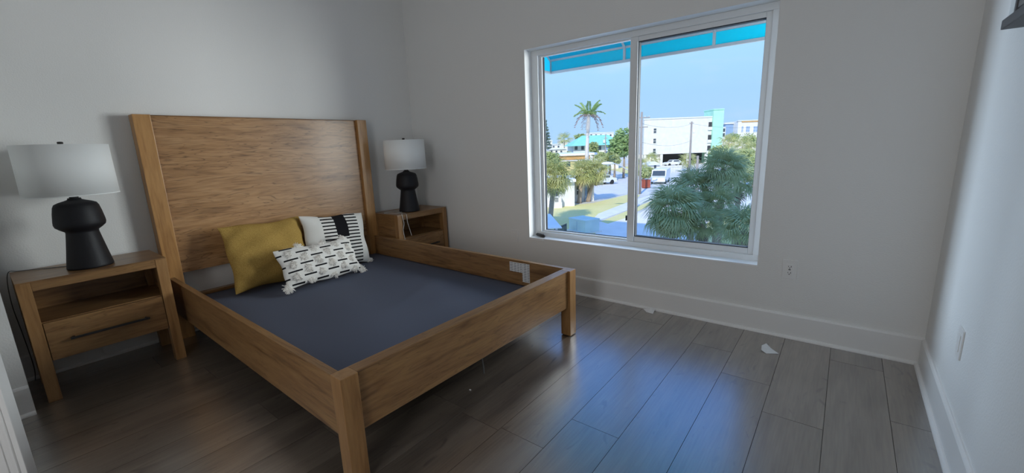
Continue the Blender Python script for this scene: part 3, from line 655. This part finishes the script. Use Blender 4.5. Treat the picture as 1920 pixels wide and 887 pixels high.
# tall royal palm
def pinnate(seed, L, mt, arch):
    r = random.Random(seed); vs = []; fs = []; pts = []
    for k in range(13):
        f = k/12; pts.append(Vector((L*(f*.95-.18*arch*f*f), 0, L*(.42*f-arch*f*f))))
    for a, b in zip(pts, pts[1:]):
        i = len(vs); vs += [a+Vector((0, .02, 0)), a-Vector((0, .02, 0)), b-Vector((0, .02, 0)), b+Vector((0, .02, 0))]; fs.append((i, i+1, i+2, i+3))
    for k in range(2, 13):
        for q in (0, .5):
            for s in (-1, 1):
                p = pts[k-1].lerp(pts[k], q); ln = L*.24*(1-.5*abs(k/12-.45)*1.6)*r.uniform(.8, 1.1); d = Vector((.45, s*.75, -.55+r.uniform(-.25, .35))).normalized(); i = len(vs)
                vs += [p, p+d*ln*.5+Vector((.06, 0, .02)), p+d*ln, p+d*ln*.5-Vector((.06, 0, .02))]; fs.append((i, i+1, i+2, i+3))
    m = bpy.data.meshes.new('frond'); m.from_pydata([tuple(v) for v in vs], [], fs); m.materials.append(mt); return m
RV = 57; cp = at(1104, 213, RV); rb_ = Vector((cp.x, cp.y, GZ)); t = thing('royal_palm', rb_, 0, 'tall royal palm with pale trunk rising into the sky', 'palm')
off = at(1100.5, 300, RV)-rb_; h = cp.z-GZ
tubeo('trunk', [(off.x, off.y, 0), (off.x, off.y, h*.5), (off.x*.5, off.y*.5, h*.74)], [.30, .26, .20], M_rtrunk, t, 10)
tubeo('crown_shaft', [(off.x*.5, off.y*.5, h*.74), (off.x*.3, off.y*.3, h*.82), (0, 0, h*.95), (0, 0, h)], [.20, .26, .20, .10], M_rtrunk, t, 10)
PN = [pinnate(1, 2.5, L_royal, .35), pinnate(2, 2.5, L_royal, .65), pinnate(3, 2.5, L_royal_dry, 1.1)]
for k in range(17):
    f = k/16; el = math.radians(60-75*f); q = PN[0] if k < 6 else PN[1] if k < 12 else PN[2]
    inst(q, 'frond', t, Matrix.Translation((0, 0, h-.15)) @ Matrix.Rotation(k*2.4+.4, 4, 'Z') @ Matrix.Rotation(-el*.8, 4, 'Y'))
def foliage(name, t, blobs, mt, n, size, seed):
    r = random.Random(seed); vs = []; fs = []
    for (c, rad) in blobs:
        for k in range(n):
            a, b = r.uniform(0, 6.283), math.acos(r.uniform(-1, 1)); q = r.random()**.4
            p = Vector(c)+Vector((rad[0]*q*math.sin(b)*math.cos(a), rad[1]*q*math.sin(b)*math.sin(a), rad[2]*q*math.cos(b)))
            d1 = Vector((r.gauss(0, 1), r.gauss(0, 1), r.gauss(0, .6))).normalized(); d2 = d1.orthogonal().normalized(); s = size*r.uniform(.6, 1.3); i = len(vs)
            vs += [p-d1*s, p+d2*s*.45, p+d1*s, p-d2*s*.45]; fs.append((i, i+1, i+2, i+3))
    o = mesh(name, vs, fs, mt, t); o['kind'] = 'stuff'; return o
def tree(name, px, py, v, rad, label, mt=L_tree, n=420, size=.35, group=None, cat='tree'):
    p = at(px, py, v); hh = p.z-GZ; t = thing(name, (p.x, p.y, GZ), 0, label, cat, group)
    tubeo('trunk', [(0, 0, 0), (.1, 0, hh*.5), (0, .1, hh*.95)], [.22, .17, .08], M_trunk, t, 7)
    r = random.Random(int(px)); foliage('foliage', t, [((r.uniform(-.4, .4)*rad[0], r.uniform(-.4, .4)*rad[0], hh+r.uniform(-.45, .45)*rad[1]), (rad[0]*.75, rad[0]*.75, rad[1]*.65)) for _ in range(5)], mt, n, size, int(px)); return t
tree('leafy_tree', 1170, 272, 70, (2.2, 2.6), 'bright green leafy tree beside the window mullion')
tree('round_bush', 1112, 280, 88, (1.4, 1.5), 'round light green tree in front of the teal-roofed house', L_bush, 300, .25)
tree('distant_tree', 1090, 258, 150, (2.5, 1.6), 'distant green tree top left of the teal roof', L_bush, 200, .4)
p = at(1022, 284, 80); t = thing('norfolk_pine', (p.x, p.y, GZ), 0, 'grey green narrow pine at the left edge of the sky', 'tree'); hh = zz(1020, 222, 80)-GZ
tubeo('trunk', [(0, 0, 0), (0, 0, hh)], [.3, .05], M_trunk, t, 7)
foliage('foliage', t, [((0, 0, hh*(.5+.05*k)), (1.35-.11*k, 1.35-.11*k, .22)) for k in range(10)], L_pine, 110, .28, 5)
HG = 'hedge bushes along the far road'
for k, (px, py, v, s) in enumerate(((1030, 302, 55, 1.4), (1055, 300, 76, 1.2), (1143, 294, 68, 1.0), (1152, 300, 66, 1.0), (1206, 324, 64, 1.0), (1219, 322, 68, 1.0), (1356, 290, 75, 2.0), (1380, 292, 80, 2.0), (1402, 296, 62, 1.8), (1415, 310, 50, 1.5), (1066, 296, 80, 1.5), (1128, 290, 78, 1.1), (1346, 283, 88, 1.7), (1372, 262, 128, 2.6), (1408, 262, 100, 2.2))):
    names = ['bush at the left edge of the window under the pine', 'bush behind the orange fascia', 'bush left of the teal house porch', 'bush right of the teal house porch', 'bush behind the red bin', 'bush between the red bin and the white van', 'bush at the foot of the mint tower', 'bush right of the mint tower', 'bush above the dark palms at the far right', 'bush against the right window frame', 'bush under the left eave of the teal roof', 'bush in front of the teal house wall', 'bush behind the tallest dark palm', 'tree top below the far white block', 'tree top at the right edge below the far white block']
    tree('bush', px, py, v, (s, s*.8), names[k], L_bush, 130, .28, HG, 'bush')

# ------------------------------------------------------------------ buildings
v0 = gv(1270, 309)
s = Site('apartment_block', 1206, v0, 'white four-storey apartment block with mint green tower', 'building')
s.box('upper_wall', 1206, 1334, 221.5, 288, 0, 14, M_stucco)
s.box('roof_edge', 1205.5, 1334, 220.2, 222.5, -.15, .4, M_stucco)
for px in (1207, 1238, 1288, 1322, 1331): s.box('column', px, px+4.5, 288, 309, .1, .6, M_stucco, toground=True)
s.box('garage_back', 1206, 1334, 288, 309, 7, .3, M_shadow, toground=True); s.box('carport_wall', 1208, 1236, 286, 309, .9, .3, M_stucco, toground=True)  # garage back is near-black to stand for the carport's shade
for py in (240.5, 259.5, 278.5):
    w_ = s.box('window', 1223.5, 1229.3, py, py+9.5, -.10, .12, M_stucco)
    s.box('pane', 1224.1, 1228.7, py+.6, py+4.4, -.13, .05, M_dark, w_); s.box('pane', 1224.1, 1228.7, py+5.2, py+8.9, -.13, .05, M_dark, w_)
for py in (229, 253, 273):
    s.box('stair_shade', 1325, 1333, py, py+9, -.06, .1, M_shadow); s.box('balcony_rail', 1324.5, 1333, py+9, py+15, -.30, .2, M_stucco)  # solid dark boxes on the wall painted as shade of the stair openings
s.box('tower', 1333, 1352, 204.8, 309, -.6, 5, M_mint, toground=True); s.box('tower_cap', 1332.7, 1352.3, 204, 206, -.75, 5.3, M_mint)
s.box('side_wing', 1351, 1357, 238, 309, 2, 5, M_stucco, toground=True)
for py in (241, 250): s.box('side_window', 1352.5, 1356, py, py+6, 1.9, .12, M_dark)
s = Site('far_white_block', 1355, 150, 'far white block with grid windows at the right of the view', 'building')
s.box('glazed_wing', 1356, 1380, 232, 256, 3, 10, M_bluegrey, toground=True); s.box('wing_roof', 1355, 1381, 230.5, 232.5, 2.6, 10.5, M_stucco)
s.box('main_wall', 1379, 1440, 226, 262, 0, 16, M_stucco, toground=True); s.box('roof_sign_strip', 1386, 1424, 226.5, 229, -.2, .2, M_orange); s.box('parapet', 1378.5, 1440, 224.8, 226.4, -.3, 1, M_stucco)
for px, w_ in ((1386, 3.5), (1394.5, 7), (1408, 9)):
    q = s.box('window', px, px+w_, 236.5, 248, -.15, .2, M_stucco)
    for a in range(2):
        for b in range(2): s.box('pane', px+.3+a*w_/2, px+w_/2-.3+a*w_/2, 237.2+b*5.4, 241.8+b*5.4, -.2, .1, M_bluegrey, q)
s.box('low_wing', 1356, 1440, 258, 275, -8, 6, M_cream, toground=True)
s = Site('teal_roof_house', 1072, 95, 'two-storey house with a wide teal hipped roof', 'building')
s.box('upper_wall', 1075, 1160, 271, 285, 1.5, 9, M_stucco); s.box('lower_wall', 1075, 1160, 285, 310, 1.2, 9, M_stucco, toground=True); s.box('blue_corner', 1136, 1142, 271, 310, .9, 1, M_bluegrey, toground=True)
for px in (1078, 1090, 1122, 1146): s.box('window', px, px+5, 274, 281, 1.35, .2, M_dark)
s.box('porch_window', 1142, 1152, 284, 293, 1.0, .25, M_dark); s.box('porch_window', 1154.5, 1159.5, 284, 292, 1.0, .25, M_dark); s.box('porch_slab', 1135, 1166, 281.6, 283, .2, 3, M_stucco); s.box('porch_shade', 1142, 1160, 270.5, 279, 1.3, .25, M_shadow)  # last box is a dark block painted as the porch's shade
def hip(s, name, px0, px1, pr0, pr1, pye, pyr, vf, dep, m):
    ze = zz((px0+px1)/2, pye, s.v0)-GZ; zr = zz((px0+px1)/2, pyr, s.v0)-GZ; a, b, c, d = [uu(p, s.v0)-s.u0 for p in (px0, px1, pr0, pr1)]
    mesh(name, [(a, vf, ze), (b, vf, ze), (b, vf+dep, ze), (a, vf+dep, ze), (c, vf+dep/2, zr), (d, vf+dep/2, zr)], [(0, 1, 5, 4), (1, 2, 5), (2, 3, 4, 5), (3, 0, 4), (3, 2, 1, 0)], m, s.t)
hip(s, 'roof', 1070, 1166, 1100, 1152, 272.5, 252.5, 0, 12, M_teal); s.box('satellite_box', 1131, 1136, 262, 268, .5, .5, M_stucco)
s = Site('orange_fascia_house', 1040, 62, 'low house with white flat roof and orange fascia', 'building')
s.box('roof_slab', 1040, 1120, 287.5, 291.5, -.6, 9, M_roofwhite); s.box('fascia', 1043, 1106, 292, 299.5, -.3, .4, M_orange); s.box('wall', 1043, 1106, 299.5, 330, 0, 8, M_yellow, toground=True); s.box('soffit_trim', 1043, 1106, 299.5, 302, -.2, .3, M_stucco)
for px in (1062, 1080, 1095): s.box('window', px, px+7, 304, 312, -.1, .15, M_dark)
vh = gv(1045, 388)
s = Site('white_cottage', 1010, vh, 'small white cottage behind the cabbage palms', 'building')
s.box('front_wall', 1008, 1077, 342, 388, 0, 4.5, M_stucco, toground=True); s.box('side_wing', 1077, 1114, 338, 380, 3.2, 4, M_stucco, toground=True)
s.box('roof', 1002, 1080, 337.5, 342.5, -.5, 6, M_roofwhite); s.box('wing_roof', 1075, 1116, 334, 338.5, 2.8, 5, M_roofwhite)
for px, py in ((1036.5, 358),):
    q = s.box('window', px-2, px+9, py-1, py+11, -.06, .1, M_stucco); s.box('pane', px, px+3.4, py, py+10, -.09, .06, M_dark, q); s.box('pane', px+4, px+8, py+2, py+10, -.09, .06, M_dark, q)
q = s.box('window', 1081, 1086, 348, 366, 3.1, .12, M_stucco); s.box('pane', 1081.5, 1085.4, 349, 356, 3.06, .08, M_dark, q); s.box('pane', 1081.5, 1085.4, 358, 365, 3.06, .08, M_dark, q)
s.box('side_door', 1097, 1101, 346, 380, 3.1, .12, M_bluegrey, toground=True)
s = Site('air_conditioner', 1040, vh-.9, 'pale air conditioner unit against the white cottage', 'air conditioner')
s.box('case', 1038, 1052, 369.5, 380, 0, .6, M_conc, None, .03); s.box('stand', 1036, 1053, 380, 392, -.05, .7, M_stucco, toground=True)
for k in range(4): s.box('grille_slat', 1039, 1046, 371+k*2.2, 372+k*2.2, -.03, .04, M_dark)
FB = 'pale buildings along the horizon'
for k, (px0, px1, py0, v, m_, lb) in enumerate(((1026, 1036, 263, 170, M_cream, 'pale low building on the horizon at the far left'), (1034, 1052, 270, 130, M_stucco, 'white low house left of the small palm'), (1050, 1064, 262, 190, M_cream, 'cream building on the horizon behind the distant palm'), (1104, 1150, 248.5, 200, M_stucco, 'long white building just above the teal roof ridge'), (1030, 1062, 279, 90, M_cream, 'cream wall below the distant palm'), (1190, 1207, 252, 150, M_cream, 'cream building edge seen left of the apartment block'))):
    s = Site('horizon_building', px0, v, lb, 'building', FB); s.box('wall', px0, px1, py0+1, 285, 0, 10, m_, toground=True); s.box('roof_slab', px0-.5, px1+.5, py0, py0+1.2, -.3, 10.6, M_roofwhite)
    for j in range(int((px1-px0)//9)): s.box('window', px0+3+j*9, px0+6+j*9, py0+3.5, py0+6.5, -.08, .1, M_dark)

# ------------------------------------------------------------------ street furniture and cars
def pole(name, px, pyt, v, r, label, arm=None, extra=None, basepy=None):
    p = at(px, pyt, v); t = thing(name, (p.x, p.y, GZ), VYAW, label, 'utility pole', 'wooden utility poles'); hh = p.z-GZ
    tubeo('post', [(0, 0, 0), (0, 0, hh)], [r*1.15, r*.85], M_pole, t, 10)
    for (dz, w_) in arm or ():
        box('crossarm', (-w_, -.05, hh-dz-.05), (w_, .05, hh-dz+.05), M_pole, t)
        for q in (-w_*.9, -w_*.4, w_*.4, w_*.9): lathe('insulator', [(.03, 0), (.05, .05), (.03, .12)], M_conc, t, 8, (q, 0, hh-dz+.05))
    if extra: lathe('transformer_can', [(.0, 0), (.16, 0), (.18, .05), (.18, .5), (.0, .55)], M_conc, t, 12, (extra, -.1, hh-1.9), cap=False)
    return t, hh
pole('utility_pole', 1203.5, 210, gv(1203, 364), .13, 'tall utility pole just right of the mullion', [(.6, .9), (1.6, .7)])
pole('utility_pole', 1297, 228, 72, .16, 'utility pole with crossarm in front of the white apartment block', [(.25, .35)], .42)
pole('utility_pole', 1308.5, 292, 34, .10, 'grey post standing in for a reflection in the glass above the dark palms')  # no real pole: solid post added in the shape of a pane reflection
pole('utility_pole', 1135.5, 252, 92, .11, 'thin pole in front of the teal roof', [(.8, .4)])
def wire(name, a, b, sag, label):
    pts = [a.lerp(b, k/8)-Vector((0, 0, sag*4*(k/8)*(1-k/8))) for k in range(9)]
    o = tubeo(name, pts, .012, M_slot, None, 5); tag(o, label, 'wire', 'overhead wires'); return o
wire('overhead_wire', at(1203.5, 232, gv(1203, 364)), at(1297, 232, 72), .5, 'upper overhead wire between the two utility poles')
wire('overhead_wire', at(1203.5, 267, gv(1203, 364)), at(1297, 263, 72), .6, 'lower overhead wire between the two utility poles')
wire('overhead_wire', at(1297, 232, 72), at(1440, 236, 80), .5, 'overhead wire running right from the middle pole')
LV = 35; lb_ = at(1188, 300, LV); t = thing('street_lamp', (lb_.x, lb_.y, GZ), 0, 'grey street lamp with curved arm reaching left over the lawn', 'street lamp')
def rel(px, py, v=LV): return at(px, py, v)-Vector((lb_.x, lb_.y, GZ))
M_alu = mat('aluminium', (.55, .57, .6), .4)
tubeo('post', [(0, 0, 0), (0, 0, rel(1188, 330).z)], [.09, .06], M_alu, t, 10)
tubeo('arm', [(0, 0, rel(1188, 330).z-.05), rel(1184, 322), rel(1176, 318), rel(1164, 311), rel(1155, 307.5), rel(1149, 306.5)], 0.04, M_alu, t, 8)
h0, h1 = rel(1151, 306), rel(1128, 306.5)
bm = bmesh.new(); tube(bm, [h0, h0.lerp(h1, .15), h0.lerp(h1, .5), h0.lerp(h1, .85), h1], [.06, .12, .17, .14, .04], 12)
hd = fin('lamp_head', bm, mat('lamp_white', (.85, .86, .86), .4), t, True); hd.data.transform(Matrix.Translation(h0) @ Matrix.Diagonal((1, 1, .75, 1)) @ Matrix.Translation(-h0))
# transformer box on the lawn edge
g0, g1, g2 = gnd(1067, 433), gnd(1097, 440), gnd(1112, 433); d0 = (g1-g0); ang = math.atan2(d0.y, d0.x); wlen = d0.length
t = thing('utility_box', (g0.x, g0.y, GZ), ang, 'pale green metal utility box at the lawn edge', 'utility box')
box('cabinet', (0, 0, .1), (wlen, wlen*.75, .82), M_tank, t, .02); box('lid', (-.03, -.03, .82), (wlen+.03, wlen*.75+.03, .93), M_tank, t, .02); box('pad', (-.12, -.12, 0), (wlen+.12, wlen*.75+.12, .1), M_conc, t); box('door_seam', (wlen*.5-.01, -.006, .15), (wlen*.5+.01, .002, .8), M_bluegrey, t)
# white lean-to roof and picket fence at the lower left
s = Site('lean_to', 1000, 20, 'white sheet-metal lean-to roof at the lower left of the view', 'shed')
a, b = at(1000, 417, 20), at(1046, 424, 20); zt_ = a.z-GZ
s.t.rotation_euler = (0, 0, VYAW)
u1 = uu(1052, 20)-s.u0
mesh('roof_sheet', [(-1, 0, zt_-.35), (u1, 0, zt_-.35), (u1-.35, 2.2, zt_-.02), (-1, 2.2, zt_-.02), (-1, 0, zt_-.30), (u1, 0, zt_-.30), (u1-.35, 2.2, zt_+.03), (-1, 2.2, zt_+.03)], [(3, 2, 1, 0), (4, 5, 6, 7), (0, 1, 5, 4), (1, 2, 6, 5), (2, 3, 7, 6), (3, 0, 4, 7)], M_roofwhite, s.t)
for x in (-.9, u1-.3): box('post', (x, .1, 0), (x+.1, .2, zt_-.34), M_conc, s.t)
box('wall_panel', (-.95, 2.0, 0), (u1-.4, 2.05, zt_-.05), M_stucco, s.t)
fa, fb = gnd(1040, 446), gnd(1062, 436); d0 = fb-fa; t = thing('picket_fence', (fa.x, fa.y, GZ), math.atan2(d0.y, d0.x), 'dark picket fence between the lean-to and the utility box', 'fence')
for k in range(13): box('picket', (d0.length*k/12-.04, -.012, 0), (d0.length*k/12+.04, .012, .62), M_dark, t)
for z in (.15, .48): box('fence_rail', (0, .012, z), (d0.length, .04, z+.06), M_dark, t)
def car(px, py, rz, label, body, kind='car'):
    g = gnd(px, py); t = thing(kind, (g.x, g.y, GZ+.0), VYAW+rz, label, 'car' if kind == 'car' else 'van', 'parked vehicles')
    L, Wd = (4.4, .88) if kind == 'car' else (4.9, .95)
    pr = [(-L/2, .35), (-L/2, .75), (-L*.38, .88), (-L*.22, .92), (-L*.10, 1.38), (L*.20, 1.40), (L*.36, .95), (L/2, .85), (L/2, .35)] if kind == 'car' else [(-L/2, .35), (-L/2, .95), (-L*.36, 1.08), (-L*.26, 1.9), (L/2, 1.95), (L/2, .35)]
    k = len(pr); vs = [(x, s_*Wd, z) for s_ in (-1, 1) for x, z in pr]; bm = bmesh.new(); q = [bm.verts.new(v) for v in vs]
    bm.faces.new(q[:k]); bm.faces.new(q[k:][::-1])
    for i in range(k): bm.faces.new((q[i], q[(i+1) % k], q[k+(i+1) % k], q[k+i]))
    fin('body', bm, body, t)
    if kind == 'car':
        for s_ in (-1, 1): box('side_window', (-L*.09, s_*(Wd+.005)-.005, .98), (L*.22, s_*(Wd+.005)+.005, 1.3), M_dark, t)
        mesh('windscreen', [(-L*.215, -.75, .95), (-L*.215, .75, .95), (-L*.112, .7, 1.34), (-L*.112, -.7, 1.34)], [(0, 1, 2, 3)], M_dark, t)
    else:
        mesh('windscreen', [(-L*.36-.01, -.85, 1.12), (-L*.36-.01, .85, 1.12), (-L*.27-.01, .8, 1.8), (-L*.27-.01, -.8, 1.8)], [(0, 1, 2, 3)], M_dark, t)
    for sx in (-.32, .31):
        for s_ in (-1, 1):
            bm = bmesh.new(); tube(bm, [(sx*L, s_*(Wd-.16), .33), (sx*L, s_*(Wd+.02), .33)], .33, 14); fin('wheel', bm, M_tyre, t)
    return t
car(1126, 346, math.radians(25), 'white car parked on the road behind the cabbage palms', M_car)
car(1262, 311, math.radians(10), 'white car under the apartment carport', M_car)
car(1397, 293, math.radians(20), 'dark blue car parked far right beyond the palms', M_bluecar)
car(1238, 343, math.radians(62), 'white van facing the window left of the dark palms', M_car, 'van')
g = gnd(1211, 353); t = thing('wheelie_bin', (g.x, g.y, GZ), VYAW+.2, 'red brown rubbish bin beside the tall utility pole', 'bin')
box('bin_body', (-.42, -.35, .08), (.42, .35, 1.0), M_red, t, .03); box('lid', (-.45, -.38, 1.0), (.45, .38, 1.08), M_red, t, .02)
for sx in (-.3, .3):
    bm = bmesh.new(); tube(bm, [(sx-.04, .3, .1), (sx+.04, .3, .1)], .1, 10); fin('wheel', bm, M_tyre, t)
s = Site('white_hut', 1213, 74, 'small white hut with a pitched roof left of the carport', 'hut')
s.box('wall', 1214, 1237, 309, 322, 0, 2.5, M_stucco, toground=True); hip(s, 'roof', 1211, 1240, 1218, 1233, 309.5, 303.5, -.4, 3.4, M_roofwhite); s.box('door', 1227, 1231, 310, 322, -.06, .1, M_dark, toground=True)
s = Site('white_railing', 1238, 78, 'white picket railing in front of the carport', 'fence')
for k in range(14): s.box('picket', 1238+k*3, 1239.4+k*3, 311, 325, 0, .06, M_stucco, toground=True)
s.box('top_rail', 1238, 1279, 310.5, 312, -.03, .12, M_stucco); s.box('lower_rail', 1238, 1279, 316, 317.2, -.03, .12, M_stucco)
